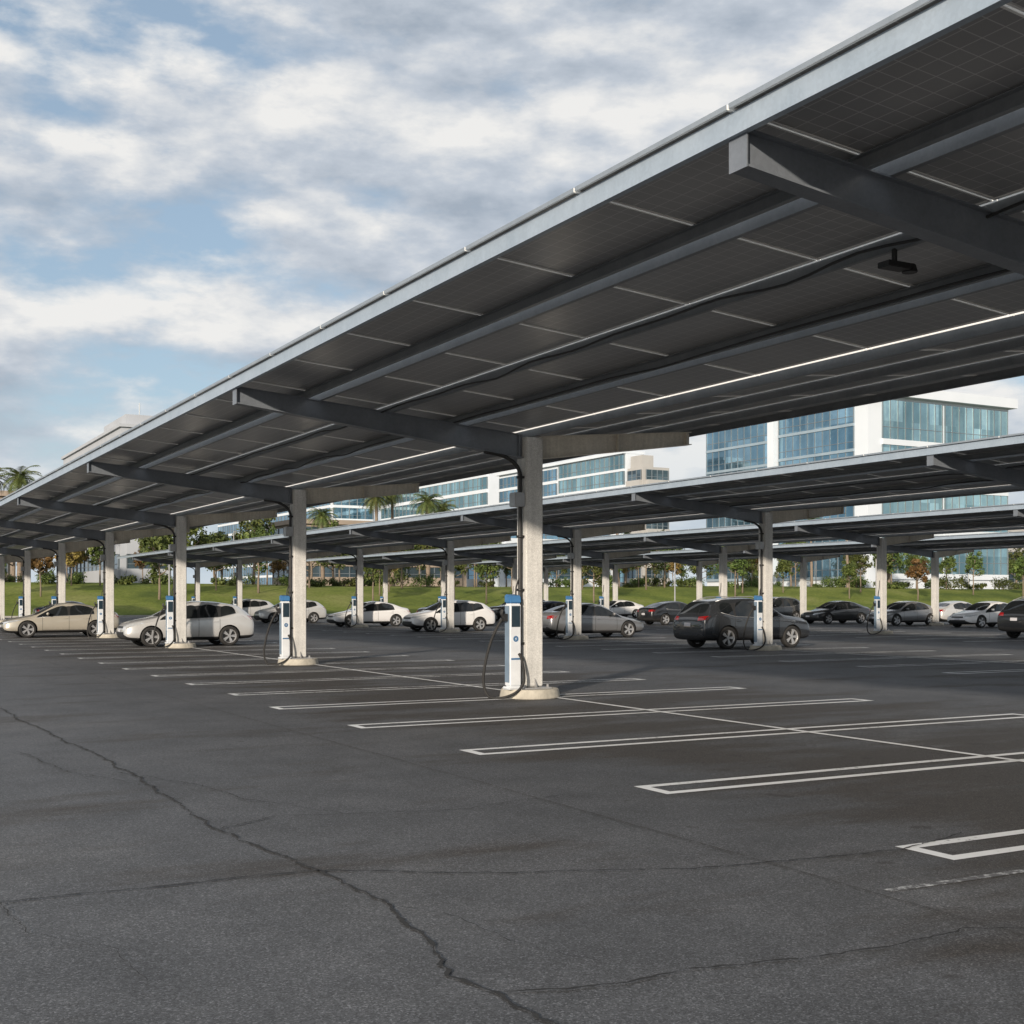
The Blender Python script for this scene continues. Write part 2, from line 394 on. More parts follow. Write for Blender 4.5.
crack_obj([(0.87, 7.43), (0.9, 6.7), (1.2, 6.2), (1.25, 5.6)], 0.006, 0.003, 17, jit=0.015, z=0.014)
crack_obj([(5.25, -2), (5.3, 8), (5.2, 20), (5.25, 60)], 0.014, 0.014, 8, jit=0.003, mat='seam')
crack_obj([(18.5, 5), (18.4, 40), (18.5, 100)], 0.03, 0.03, 9, jit=0.006, mat='seam')

# ------------------------------------------------------------------ solar canopies
SL = 0.085; PH = 0.12
def S(dx): return 4.43 + SL * abs(dx)
def array_mesh(bay):
    mb = MB(); n = 6; w = bay / n; fr = 0.02
    segs = [(-5.20, -3.955), (-3.785, -2.60), (-2.56, -1.375), (-1.205, -0.04), (0.04, 1.38), (1.42, 2.76), (2.80, 4.18)]
    for a, b in segs:
        for k in range(n):
            c = -bay / 2 + w * k + 0.010; d = c + w - 0.020
            def P(x, y, h): return (x, y, S(x) + PH + h)
            vs = [P(a, c, 0), P(b, c, 0), P(b, d, 0), P(a, d, 0), P(a, c, .035), P(b, c, .035), P(b, d, .035), P(a, d, .035),
                  P(a + fr, c + fr, 0), P(b - fr, c + fr, 0), P(b - fr, d - fr, 0), P(a + fr, d - fr, 0),
                  P(a + fr, c + fr, .012), P(b - fr, c + fr, .012), P(b - fr, d - fr, .012), P(a + fr, d - fr, .012)]
            mb.add(vs, [(0, 1, 9, 8), (1, 2, 10, 9), (2, 3, 11, 10), (3, 0, 8, 11), (0, 1, 5, 4), (2, 3, 7, 6), (1, 2, 6, 5),
                        (8, 9, 13, 12), (9, 10, 14, 13), (10, 11, 15, 14), (11, 8, 12, 15)], 0)
            mb.add(vs, [(12, 13, 14, 15)], 1); mb.add(vs, [(4, 5, 6, 7)], 2)
            mb.add(vs, [(3, 0, 4, 7)], 3 if a < -5 else 0)
    me = bpy.data.meshes.new('solar_panel_array'); me.from_pydata(mb.v, [], mb.f)
    for m in (M['alu'], M['pback'], M['pfront'], M['rimmetal']): me.materials.append(m)
    me.polygons.foreach_set('material_index', mb.m)
    bm = bmesh.new(); bm.from_mesh(me); bmesh.ops.remove_doubles(bm, verts=bm.verts[:], dist=0.0005)
    bmesh.ops.recalc_face_normals(bm, faces=bm.faces[:]); bm.to_mesh(me); bm.free()
    return me

def arm_mesh(x0, x1, d0, d1, mat, endplate):
    mb = MB(); hw = 0.085; ft = 0.016
    t0, t1 = S(x0), S(x1); b0, b1 = t0 - d0, t1 - d1
    def sl(y0, y1, za0, zb0, za1, zb1):
        mb.hexa([(x0, y0, za0), (x1, y0, za1), (x1, y1, za1), (x0, y1, za0), (x0, y0, zb0), (x1, y0, zb1), (x1, y1, zb1), (x0, y1, zb0)])
    sl(-hw, hw, t0 - ft, t0 - 0.003, t1 - ft, t1 - 0.003)
    sl(-hw, hw, b0, b0 + ft, b1, b1 + ft)
    if endplate:
        sl(-0.035, 0.035, b0 + ft, t0 - ft, b1 + ft, t1 - ft)
        mb.box(x0 - .012, x0 - .001, -hw - .01, hw + .01, b0 - .01, t0 - .004)
        for q in (.985,):
            x = x0 + (x1 - x0) * q; t = t0 + (t1 - t0) * q - ft; b = b0 + (b1 - b0) * q + ft
            mb.box(x - .006, x + .006, -hw + .005, -.036, b, t); mb.box(x - .006, x + .006, .036, hw - .005, b, t)
    else:
        sl(-0.007, 0.007, b0 + ft, t0 - ft, b1 + ft, t1 - ft)
        for q in (0.5, 0.97):
            x = x0 + (x1 - x0) * q; t = t0 + (t1 - t0) * q - ft; b = b0 + (b1 - b0) * q + ft
            mb.box(x - .006, x + .006, -0.075, -0.008, b, t); mb.box(x - .006, x + .006, 0.008, 0.075, b, t)
    return mb.mesh('cantilever_beam', [mat])
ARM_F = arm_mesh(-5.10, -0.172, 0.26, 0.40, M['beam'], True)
ARM_B = arm_mesh(0.172, 3.35, 0.40, 0.24, M['beam_lit_tone'], False)

mb = MB(); h = 0.165
mb.box(-h, h, -h, h, 0.19, 4.40)
COLM = mb.mesh('column', [M['column']], bevel=0.018)
mb = MB(); mb.cyl((0, 0), 0.52, 0.49, 0.0, 0.15, 28)
FOOT = mb.mesh('footing', [M['concrete']], bevel=0.012)
mb = MB(); mb.box(-.27, .27, -.27, .27, 0.152, 0.178)
for sx in (-.22, .22):
    for sy in (-.22, .22): mb.cyl((sx, sy), .022, .022, .178, .225, 8)
for (dx_, dy_) in ((-1, 0), (0, -1), (1, 0), (0, 1)):
    px, py = -dy_ * .006, dx_ * .006
    a = (.166 * dx_, .166 * dy_); b = (.25 * dx_, .25 * dy_)
    mb.add([(a[0] + px, a[1] + py, .179), (b[0] + px, b[1] + py, .179), (a[0] + px, a[1] + py, .33), (a[0] - px, a[1] - py, .179), (b[0] - px, b[1] - py, .179), (a[0] - px, a[1] - py, .33)], [(0, 1, 2), (5, 4, 3), (0, 3, 4, 1), (1, 4, 5, 2)])
PLATE = mb.mesh('base_plate', [M['bolt']])
mb = MB()
mb.tube(catmull([(-0.9, -0.05, 4.12), (-0.5, -0.05, 4.05), (-0.25, -0.06, 3.85), (-0.225, -0.06, 3.5), (-0.225, -0.06, 2.6), (-0.225, -0.06, 1.0), (-0.225, -0.06, 0.2)], 5), 0.035, 8)
for z in (3.7, 2.7, 1.8, .9): mb.box(-.27, -.166, -.11, -.01, z, z + .04)
CONDUIT = mb.mesh('conduit', [M['black']], True)
mb = MB(); mb.box(-.36, -.17, -.14, .08, 3.22, 3.46)
JBOX = mb.mesh('junction_box', [M['bolt']], bevel=0.012)
ARR = {}
def purlin_mesh(x, ya, yb, h=PH, w=0.05, t=0.008, mat='purlin', flip=1):
    mb = MB(); z = S(x)
    mb.box(x - t / 2, x + t / 2, ya, yb, z + t, z + h - t)
    a, b = (x - t / 2, x + w) if flip > 0 else (x - w, x + t / 2)
    mb.box(a, b, ya, yb, z, z + t); mb.box(a, b, ya, yb, z + h - t, z + h - 0.001)
    return mb.mesh('purlin', [M[mat]])

def canopy(cx, ylist, label, conduit=True):
    bay = ylist[1] - ylist[0]
    root = empty('solar_canopy', (cx, 0, 0), label=label, category='solar carport', group='solar canopies over the parking rows')
    if bay not in ARR: ARR[bay] = array_mesh(bay)
    for y in ylist:
        obj('cantilever_beam', ARM_F, root, (0, y, 0)); obj('cantilever_beam', ARM_B, root, (0, y, 0), label='tapered rear beam, coloured pale as if sunlit')
        c = obj('column', COLM, root, (0, y, 0))
        obj('footing', FOOT, c); obj('base_plate', PLATE, c)
        if conduit:
            obj('conduit', CONDUIT, c); obj('junction_box', JBOX, c)
        obj('solar_panel_array', ARR[bay], root, (0, y, 0))
    ya, yb = ylist[0] - bay / 2, ylist[-1] + bay / 2
    for x in (-3.775, -2.57, -1.195, 0.05, 1.41, 2.79):
        obj('purlin', purlin_mesh(x, ya, yb), root)
    for x in (-3.965, -1.385): obj('purlin', purlin_mesh(x, ya, yb, flip=-1, h=PH), root)
    mb = MB(); z = S(-5.14)
    mb.box(-5.15, -5.138, ya, yb, z - .03, z + PH - .002); mb.box(-5.15, -5.09, ya, yb, z - .042, z - .030)
    obj('edge_channel', mb.mesh('edge_channel', [M['fascia']]), root)
    obj('edge_channel', purlin_mesh(4.08, ya, yb, mat='purlin', flip=-1), root)
    mb = MB(); rr = random.Random(int(cx))
    for x in (-1.5, -2.72):
        pts = []; y = ya
        while y < yb: pts.append((x + rr.uniform(-.03, .03), y, S(x) - .0 - rr.choice((0, 0.02, 0.06, 0.0, 0, 0.0)))); y += 0.95
        mb.tube(catmull(pts, 3), 0.014, 5)
    obj('wiring', mb.mesh('wiring', [M['black']], True), root)
    return root
canopy(10.56, rowsY[1], 'long grey steel solar canopy on pale square columns')
canopy(26.5, rowsY[2], 'grey steel solar canopy over the second parking row')
canopy(42.5, rowsY[3], 'grey steel solar canopy over the third parking row', False)
canopy(58.5, rowsY[4], 'grey steel solar canopy beside the lawn, partly hidden', False)

mb = MB(); mb.box(-.13, .13, -.07, .07, -.11, -.06); mb.cyl((0, 0), .025, .025, -.06, 0.06, 10); mb.cyl((0.18, 0), .07, .05, -.12, -.05, 14)
lum = empty('canopy_light', (7.99, 7.75, S(-2.57) - 0.05), label='small black light fixture hung beneath the canopy', category='light fixture')
obj('housing', mb.mesh('housing', [M['black']], bevel=0.006), lum)

# ------------------------------------------------------------------ EV chargers
mb = MB(); mb.box(-.15, .15, -.13, .13, 0.0, 0.05)
mb.hexa([(-.11, -.09, .05), (.11, -.09, .05), (.11, .10, .05), (-.11, .10, .05), (-.11, -.09, 1.44), (.11, -.09, 1.44), (.11, .10, 1.44), (-.11, .10, 1.44)], 0)
CH_BODY = mb.mesh('body', [M['chwhite']], bevel=0.02)
mb = MB(); mb.hexa([(-.115, -.095, 1.445), (.115, -.095, 1.445), (.115, .105, 1.445), (-.115, .105, 1.445), (-.115, -.075, 1.57), (.115, -.075, 1.57), (.115, .105, 1.60), (-.115, .105, 1.60)])
CH_CAP = mb.mesh('cap', [M['chcap']], bevel=0.02)
mb = MB(); mb.box(-.08, .08, -.096, -.092, 1.05, 1.40)
CH_SCR = mb.mesh('screen', [M['screen']])
mb = MB(); mb.box(-.1155, -.1115, -.07, .08, .12, 1.40)
CH_SIDE = mb.mesh('side_panel', [M['chside']])
mb = MB(); mb.box(-.088, .088, -.0935, -.0915, .50, .53)
CH_STR = mb.mesh('blue_stripe', [M['chblue']])
mb = MB(); n = 20; c = (0, -.0935, .85)
mb.add([(c[0] + .05 * math.cos(2 * math.pi * i / n), c[1], c[2] + .05 * math.sin(2 * math.pi * i / n)) for i in range(n)], [tuple(range(n))], 0)
mb.add([(.012, -.0955, .883), (-.020, -.0955, .847), (0, -.0955, .847), (-.012, -.0955, .818), (.020, -.0955, .855), (0, -.0955, .855)], [(0, 1, 2, 5), (2, 3, 4, 5)], 1)
CH_EMB = mb.mesh('emblem', [M['chblue'], M['chwhite']])
mb = MB()
mb.tube(catmull([(-.20, .02, 1.18), (-.28, .05, 1.04), (-.38, .10, .78), (-.47, .12, .42), (-.50, .12, .12), (-.44, .06, -.10), (-.28, -.08, -.13), (-.08, -.20, -.05), (.07, -.22, .10), (.10, -.19, .30), (.08, -.14, .52), (.06, -.09, .60)], 6), 0.024, 8)
CH_CAB = mb.mesh('cable', [M['rubber']], True)
mb = MB(); mb.box(-.19, -.118, -.035, .045, 1.14, 1.27); mb.tube([(-.18, 0, 1.2), (-.225, 0, 1.27), (-.21, 0, 1.34)], .028, 8)
CH_HOL = mb.mesh('holster', [M['black']], bevel=0.006)
mb = MB(); mb.tube(catmull([(.05, .0, 1.57), (.06, .0, 1.72), (.16, .04, 1.95), (.19, .04, 2.3)], 5), 0.014, 6)
CH_FEED = mb.mesh('feed_cable', [M['black']], True)
def charger(x, y, lab):
    r = empty('ev_charger', (x, y, 0.15), label=lab, category='ev charger', group='chargers beside the canopy columns')
    for nme, me in (('body', CH_BODY), ('cap', CH_CAP), ('screen', CH_SCR), ('side_panel', CH_SIDE), ('stripe', CH_STR), ('emblem', CH_EMB), ('cable', CH_CAB), ('holster', CH_HOL), ('feed_cable', CH_FEED)):
        obj(nme, me, r)
for i, y in enumerate(rowsY[1]): charger(10.56 - .38, y - .10, 'white and blue charging post with looped black cable on a footing')
for y in rowsY[2]: charger(26.5 - .38, y - .10, 'white and blue charging post beside a column of the second row')
for y in rowsY[3][1:]: charger(42.5 - .38, y - .10, 'white and blue charging post beside a column of the third row')

# ------------------------------------------------------------------ cars
CARS = {
 'sedan': dict(st=[(0.00, .34, .50, .56, .62, .60, .46, 'body'), (0.06, .22, .57, .66, .78, .76, .60, 'body'), (0.32, .18, .66, .76, .87, .84, .68, 'body'),
   (0.9, .18, .76, .87, .90, .88, .74, 'body'), (1.28, .18, .83, .94, .90, .88, .77, 'wind'), (2.08, .18, .89, 1.37, .90, .88, .66, 'cabin'),
   (2.55, .18, .905, 1.445, .90, .88, .65, 'bpillar'), (2.62, .18, .91, 1.45, .90, .88, .65, 'cabin'), (3.15, .18, .93, 1.42, .90, .88, .64, 'cabin'),
   (3.62, .18, .97, 1.31, .90, .88, .62, 'rear'), (4.20, .20, .99, 1.10, .89, .86, .70, 'body'), (4.50, .24, .96, 1.08, .86, .82, .66, 'body'),
   (4.66, .28, .86, 1.00, .80, .77, .62, 'body'), (4.72, .38, .72, .84, .70, .68, .54, 'end')], wx=(.93, 3.70), wr=.345, hl=(.58, .69), tl=(.80, .93), clad=False, belt=.93, doors=(1.52, 2.585, 3.50), mirror=(1.72, .94)),
 'suv': dict(st=[(0.00, .42, .66, .80, .68, .66, .54, 'body'), (0.05, .30, .76, .92, .82, .80, .66, 'body'), (0.28, .26, .87, 1.02, .90, .88, .72, 'body'),
   (0.95, .26, .95, 1.08, .93, .91, .78, 'body'), (1.28, .26, .99, 1.13, .93, .91, .80, 'wind'), (1.98, .26, 1.01, 1.58, .93, .91, .71, 'cabin'),
   (2.48, .26, 1.02, 1.67, .93, .91, .70, 'bpillar'), (2.55, .26, 1.02, 1.675, .93, .91, .70, 'cabin'), (3.30, .26, 1.06, 1.65, .93, .91, .68, 'bpillar'),
   (3.37, .26, 1.065, 1.645, .93, .91, .68, 'cabin'), (3.92, .26, 1.19, 1.57, .92, .90, .65, 'pillar'), (4.08, .27, 1.20, 1.54, .92, .89, .64, 'rear'), (4.45, .28, 1.04, 1.16, .90, .87, .76, 'body'),
   (4.56, .30, .94, 1.05, .85, .83, .72, 'body'), (4.60, .42, .74, .86, .78, .76, .64, 'end')], wx=(.92, 3.62), wr=.37, hl=(.77, .88), tl=(.93, 1.06), clad=True, belt=1.05, doors=(1.50, 2.51, 3.36), mirror=(1.68, 1.08)),
 'hatchback': dict(st=[(0.00, .38, .54, .62, .62, .60, .46, 'body'), (0.06, .26, .63, .74, .78, .76, .60, 'body'), (0.30, .21, .73, .86, .87, .84, .68, 'body'),
   (0.85, .20, .84, .96, .90, .88, .75, 'body'), (1.15, .20, .90, 1.02, .90, .89, .78, 'wind'), (1.98, .20, .94, 1.46, .90, .89, .68, 'cabin'),
   (2.45, .20, .96, 1.545, .90, .89, .67, 'bpillar'), (2.52, .20, .965, 1.55, .90, .89, .67, 'cabin'), (3.18, .20, .99, 1.52, .90, .89, .66, 'bpillar'),
   (3.25, .20, 1.0, 1.515, .90, .88, .66, 'cabin'), (3.80, .20, 1.13, 1.43, .89, .87, .62, 'pillar'), (3.95, .22, 1.14, 1.39, .89, .86, .61, 'rear'), (4.34, .24, .99, 1.10, .87, .84, .72, 'body'),
   (4.46, .28, .88, .98, .82, .80, .68, 'body'), (4.50, .38, .70, .80, .74, .72, .60, 'end')], wx=(.88, 3.56), wr=.345, hl=(.66, .77), tl=(.88, 1.02), clad=False, belt=.98, doors=(1.42, 2.485, 3.22), mirror=(1.58, .99)),
}
def build_car_meshes(kind):
    D = CARS[kind]; st = D['st']; L = st[-1][0]
    secs = []
    for (x, zb, zs_, zt, wl, wb, wt, f) in st:
        zm = zb + (zs_ - zb) * 0.50
        pts = [(0, zb), (wl * .84, zb), (wl * .975, zb + .09), (wl + .012, zm), (wb + .012, zs_ - .085), (wb - .012, zs_), (wt + .03, max(zs_ + .01, zt - .06)), (wt - .03, zt - .012), (wt * .5, zt + .014), (0, zt + .024)]
        full = [(-y, z) for y, z in reversed(pts[1:-1])]
        ring = pts + full
        secs.append([(x - L / 2, y, z) for y, z in ring])
    n = len(secs[0]); H = n // 2; bm = bmesh.new()
    V = [[bm.verts.new(p) for p in s] for s in secs]
    cl = bm.edges.layers.float.new('crease_edge')
    for i in range(len(secs) - 1):
        fl = st[i][7]
        for k in range(n):
            f = bm.faces.new((V[i][k], V[i][(k + 1) % n], V[i + 1][(k + 1) % n], V[i + 1][k]))
            kk = k if k < H else n - 1 - k
            mi = 0
            if kk in (0, 1): mi = 1
            elif kk == 5 and fl in ('cabin', 'wind'): mi = 2
            elif kk == 5 and fl == 'bpillar': mi = 1
            elif kk in (7, 8) and fl == 'wind': mi = 3
            elif kk in (7, 8) and fl == 'rear': mi = 4
            f.material_index = mi
    for s in (V[0], V[-1]):
        f = bm.faces.new(s); f.material_index = 0
    for e in bm.edges:
        ms = {f.material_index for f in e.link_faces}
        if len(ms) > 1 and (ms & {2, 3, 4}): e[cl] = 0.97
    for i in range(len(secs) - 1):
        for k in (5, n - 5, 4, n - 4):
            e = bm.edges.get((V[i][k], V[i + 1][k]))
            if e: e[cl] = max(e[cl], 0.6 if k in (5, n - 5) else .45)
    bmesh.ops.recalc_face_normals(bm, faces=bm.faces[:])
    me = bpy.data.meshes.new('tmp'); bm.to_mesh(me); bm.free()
    for m in (M['black'],) * 5: me.materials.append(m)
    o = bpy.data.objects.new('tmp', me); COL.objects.link(o)
    sub = o.modifiers.new('s', 'SUBSURF'); sub.levels = 3; sub.render_levels = 3
    cut = MB()
    for wx in D['wx']:
        for sgn in (1, -1):
            r = D['wr'] + .045; nn = 36; ya, yb = .56 * sgn, 1.3 * sgn
            a = [(wx - L / 2 + r * math.cos(2 * math.pi * i / nn), ya, D['wr'] + r * math.sin(2 * math.pi * i / nn)) for i in range(nn)]
            b = [(p[0], yb, p[2]) for p in a]
            cut.add(a + b, [(i, (i + 1) % nn, nn + (i + 1) % nn, nn + i) for i in range(nn)] + [tuple(range(nn - 1, -1, -1)), tuple(range(nn, 2 * nn))], 1)
    cme = cut.mesh('cut', [M['black']] * 5)
    co = bpy.data.objects.new('cut', cme); COL.objects.link(co)
    bo = o.modifiers.new('b', 'BOOLEAN'); bo.operation = 'DIFFERENCE'; bo.object = co; bo.solver = 'EXACT'
    dg = bpy.context.evaluated_depsgraph_get(); dg.update()
    full = bpy.data.meshes.new_from_object(o.evaluated_get(dg))
    bpy.data.objects.remove(o); bpy.data.objects.remove(co)
    vs = [v.co.copy() for v in full.vertices]; fs = [tuple(p.vertices) for p in full.polygons]; mi = [p.material_index for p in full.polygons]
    bvh = BVHTree.FromPolygons(vs, fs)
    parts = {}
    def sub_mesh(name, cond, mats, remap):
        idx = {}; nv = []; nf = []; nm = []
        for f, m_, pl in zip(fs, mi, full.polygons):
            if not cond(m_, pl.center): continue
            for i in f:
                if i not in idx: idx[i] = len(nv); nv.append(vs[i])
            nf.append([idx[i] for i in f]); nm.append(remap.get(m_, 0))
        mm = bpy.data.meshes.new(name); mm.from_pydata(nv, [], nf)
        for m_ in mats: mm.materials.append(m_)
        mm.polygons.foreach_set('material_index', nm)
        mm.polygons.foreach_set('use_smooth', [True] * len(nf)); mm.update()
        mm.set_sharp_from_angle(angle=math.radians(40))
        return mm
    parts['body'] = sub_mesh('body', lambda m_, c: m_ in (0, 1), [M['black'], M['black']], {1: 1})
    G = [M['carglass']]
    parts['side_window'] = [sub_mesh('side_window', lambda m_, c: m_ == 2 and c.y > 0, G, {}), sub_mesh('side_window', lambda m_, c: m_ == 2 and c.y < 0, G, {})]
    parts['windshield'] = sub_mesh('windshield', lambda m_, c: m_ == 3, G, {})
    parts['rear_window'] = sub_mesh('rear_window', lambda m_, c: m_ == 4, G, {})
    def patch(o_, u, v_, d, nu, nv, off, mb):
        o_ = Vector(o_); u = Vector(u); v_ = Vector(v_); d = Vector(d)
        g = []
        for j in range(nv + 1):
            for i in range(nu + 1):
                q = o_ + u * (i / nu) + v_ * (j / nv)
                hit = bvh.ray_cast(q, d)
                g.append(hit[0] - d * off if hit[0] is not None else None)
        okf = []
        for j in range(nv):
            for i in range(nu):
                ids = (j * (nu + 1) + i, j * (nu + 1) + i + 1, (j + 1) * (nu + 1) + i + 1, (j + 1) * (nu + 1) + i)
                if all(g[q] is not None for q in ids): okf.append(ids)
        used = sorted({q for f in okf for q in f}); mp = {q: i for i, q in enumerate(used)}
        mb.add([g[q] for q in used], [tuple(mp[q] for q in f) for f in okf])
    def pm(name, mat, fn):
        mb = MB(); fn(mb); return mb.mesh(name, [mat], True)
    h0, h1 = D['hl']; t0, t1 = D['tl']
    parts['headlight'] = [pm('headlight', M['headlight'], lambda mb, s=s: patch((-4, s * .44, h0), (0, s * .40, .05), (0, 0, h1 - h0), (1, 0, 0), 10, 4, .006, mb)) for s in (1, -1)]
    parts['taillight'] = [pm('taillight', M['taillight'], lambda mb, s=s: patch((4, s * .52, t0), (0, s * .345, 0.03), (0, 0, t1 - t0), (-1, 0, 0), 10, 4, .006, mb)) for s in (1, -1)]
    parts['grille'] = pm('grille', M['black'], lambda mb: (patch((-4, -.40, h0 - .03), (0, .80, 0), (0, 0, h1 - h0 - .03), (1, 0, 0), 8, 2, .006, mb), patch((-4, -.55, h0 - .28), (0, 1.1, 0), (0, 0, .13), (1, 0, 0), 8, 2, .006, mb)))
    parts['number_plate'] = [pm('number_plate', M['plate'], lambda mb: patch((4, -.17, t0 - .19), (0, .34, 0), (0, 0, .12), (-1, 0, 0), 2, 2, .012, mb)),
                             pm('number_plate', M['plate'], lambda mb: patch((-4, -.17, h0 - .15), (0, .34, 0), (0, 0, .10), (1, 0, 0), 2, 2, .014, mb))]
    def seams(mb):
        for s in (1, -1):
            for x in D['doors']:
                patch((x - L / 2 - .006, s * 2, .30), (.012, 0, 0), (0, 0, D['belt'] - .33), (0, -s, 0), 1, 12, .003, mb)
            patch((D['doors'][0] - L / 2, s * 2, .31), (D['doors'][2] - D['doors'][0], 0, 0), (0, 0, .012), (0, -s, 0), 16, 1, .003, mb)
        patch((3, -.62, t0 - .26), (0, 1.24, 0), (0, 0, .012), (-1, 0, 0), 12, 1, .004, mb)
        patch((3, -.78, .42), (0, 1.56, 0), (0, 0, -.10), (-1, 0, 0), 12, 2, .004, mb)
    parts['door_seams'] = pm('door_seams', M['black'], seams)
    hs = []; ms_ = []; tr = []
    for s in (1, -1):
        mb = MB()
        for x in (D['doors'][1] - .24, D['doors'][2] - .24):
            hit = bvh.ray_cast(Vector((x - L / 2, s * 2, D['belt'] - .14)), Vector((0, -s, 0)))[0]
            if hit: mb.box(hit.x, hit.x + .17, hit.y - .005, hit.y + s * .03, hit.z - .013, hit.z + .013)
        hs.append(mb)
        mb = MB(); x, z = D['mirror']; wb = .9
        mb.box(x - L / 2 - .06, x - L / 2 + .05, s * (wb - .02) - (0 if s > 0 else .19), s * (wb - .02) + (.19 if s > 0 else 0), z - .01, z + .115)
        ms_.append(mb.mesh('mirror', [M['black']], True, bevel=0.03))
        mb = MB(); pts = []
        for (x, zb, zs_, zt, wl, wb_, wt, f) in st:
            if st[4][0] <= x <= st[-4][0] - .1: pts.append((x - L / 2, s * (wb_ - .008), zs_ + .006))
        mb.tube(pts, .008, 5); tr.append(mb.mesh('window_trim', [M['rim']], True))
    parts['trim'] = tr
    parts['handles'] = [h_.mesh('door_handle', [M['rim']], bevel=.005) for h_ in hs]
    parts['mirror'] = ms_
    if kind == 'suv':
        mb = MB()
        for s in (1, -1):
            pts = []
            for (x, zb, zs_, zt, wl, wb_, wt, f) in st[5:11]: pts.append((x - L / 2, s * (wt - .05), zt + .045))
            pts[0] = (pts[0][0], pts[0][1], pts[0][2] - .04); pts[-1] = (pts[-1][0], pts[-1][1], pts[-1][2] - .06)
            mb.tube(pts, .015, 6)
        parts['roof_rail'] = mb.mesh('roof_rail', [M['rim']], True)
    r = D['wr']
    def lathe(prof, n=32):
        mb = MB(); k = len(prof)
        for i in range(n):
            a = 2 * math.pi * i / n
            for (rr_, y) in prof: mb.v.append((rr_ * math.cos(a), y, rr_ * math.sin(a)))
        for i in range(n):
            for j in range(k - 1):
                mb.f.append((i * k + j, i * k + j + 1, ((i + 1) % n) * k + j + 1, ((i + 1) % n) * k + j)); mb.m.append(0)
        return mb
    parts['tyre'] = lathe([(r * .70, -.1), (r * .84, -.115), (r * .95, -.105), (r, -.08), (r, .08), (r * .95, .105), (r * .82, .115), (r * .68, .1), (r * .66, .07)]).mesh('tyre', [M['rubber']], True)
    mb = lathe([(r * .70, -.100), (r * .64, -.07), (r * .64, .07)])
    for i in range(5):
        for dd in (-.14, .14):
            a = 2 * math.pi * i / 5 + dd
            ca, sa = math.cos(a), math.sin(a); px, pz = -sa * .022, ca * .022
            r1_, r2_ = r * .12, r * .68; a2 = 2 * math.pi * i / 5 + dd * .4
            c2, s2 = math.cos(a2), math.sin(a2)
            A = [(ca * r2_ + px, pz + sa * r2_), (ca * r2_ - px, sa * r2_ - pz), (c2 * r1_ - px, s2 * r1_ - pz), (c2 * r1_ + px, s2 * r1_ + pz)]
            mb.hexa([(A[0][0], -.085, A[0][1]), (A[1][0], -.085, A[1][1]), (A[2][0], -.08, A[2][1]), (A[3][0], -.08, A[3][1]),
                     (A[0][0], -.06, A[0][1]), (A[1][0], -.06, A[1][1]), (A[2][0], -.05, A[2][1]), (A[3][0], -.05, A[3][1])])
    nn = 14
    mb.add([(r * .17 * math.cos(2 * math.pi * i / nn), -.09, r * .17 * math.sin(2 * math.pi * i / nn)) for i in range(nn)], [tuple(range(nn))])
    parts['rim'] = mb.mesh('rim', [M['rim']])
    mb = MB(); nn = 24
    mb.add([(r * .62 * math.cos(2 * math.pi * i / nn), -.03, r * .62 * math.sin(2 * math.pi * i / nn)) for i in range(nn)] + [(r * .62 * math.cos(2 * math.pi * i / nn), .03, r * .62 * math.sin(2 * math.pi * i / nn)) for i in range(nn)],
           [tuple(range(nn)), tuple(range(nn, 2 * nn))] + [(i, (i + 1) % nn, nn + (i + 1) % nn, nn + i) for i in range(nn)])
    parts['hub'] = mb.mesh('wheel', [M['black']])
    parts['L'] = L
    return parts
CM = {k: build_car_meshes(k) for k in CARS}
PAINT = {
 'silver': mat_paint('silver_paint', (0.66, 0.66, 0.65), 0.35), 'gold': mat_paint('champagne_paint', (0.54, 0.50, 0.42), 0.35),
 'white': mat_paint('white_paint', (0.80, 0.80, 0.80), 0.0, 0.35), 'grey': mat_paint('grey_paint', (0.22, 0.225, 0.235), 0.4),
 'black': mat_paint('black_paint', (0.012, 0.013, 0.015), 0.0), 'blue': mat_paint('blue_paint', (0.02, 0.03, 0.06), 0.3),
 'darkgrey': mat_paint('dark_grey_paint', (0.04, 0.044, 0.050), 0.3, 0.25)}
BODYC = {}
def car(kind, colour, x, y, rot, lab):
    P = CM[kind]; D = CARS[kind]; L = P['L']
    r = empty('parked_car', (x, y, 0), rot, label=lab, category='car', group='cars parked beneath the solar canopies')
    key = (kind, colour)
    if key not in BODYC:
        b = P['body'].copy(); b.materials[0] = PAINT[colour]; b.materials[1] = M['black']
        mm = [m_.copy() for m_ in P['mirror']]
        for m_ in mm: m_.materials[0] = PAINT[colour]
        hh = [m_.copy() for m_ in P['handles']]
        for m_ in hh: m_.materials[0] = PAINT[colour]
        BODYC[key] = (b, mm, hh)
    b, mm, hh = BODYC[key]
    obj('body', b, r)
    for k in ('windshield', 'rear_window', 'grille', 'door_seams'): obj(k, P[k], r)
    if 'roof_rail' in P: obj('roof_rail', P['roof_rail'], r)
    for k in ('side_window', 'headlight', 'taillight', 'number_plate'):
        for m_ in P[k]: obj(k, m_, r)
    for m_ in P['trim']: obj('window_trim', m_, r)
    for m_ in mm: obj('mirror', m_, r)
    for m_ in hh: obj('door_handle', m_, r)
    for wx in D['wx']:
        for s in (1, -1):
            w = obj('wheel', P['hub'], r, (wx - L / 2, s * .80, D['wr']), math.pi if s > 0 else 0)
            obj('tyre', P['tyre'], w); obj('rim', P['rim'], w)
PI = math.pi
car('hatchback', 'silver', 11.2, 43.95, 0.0, 'silver hatchback parked behind a canopy column')
car('sedan', 'gold', 9.0, 56.4, 0.0, 'champagne sedan parked behind a canopy column')
car('sedan', 'blue', 13.4, 78.5, PI, 'dark blue sedan parked beneath the canopy')
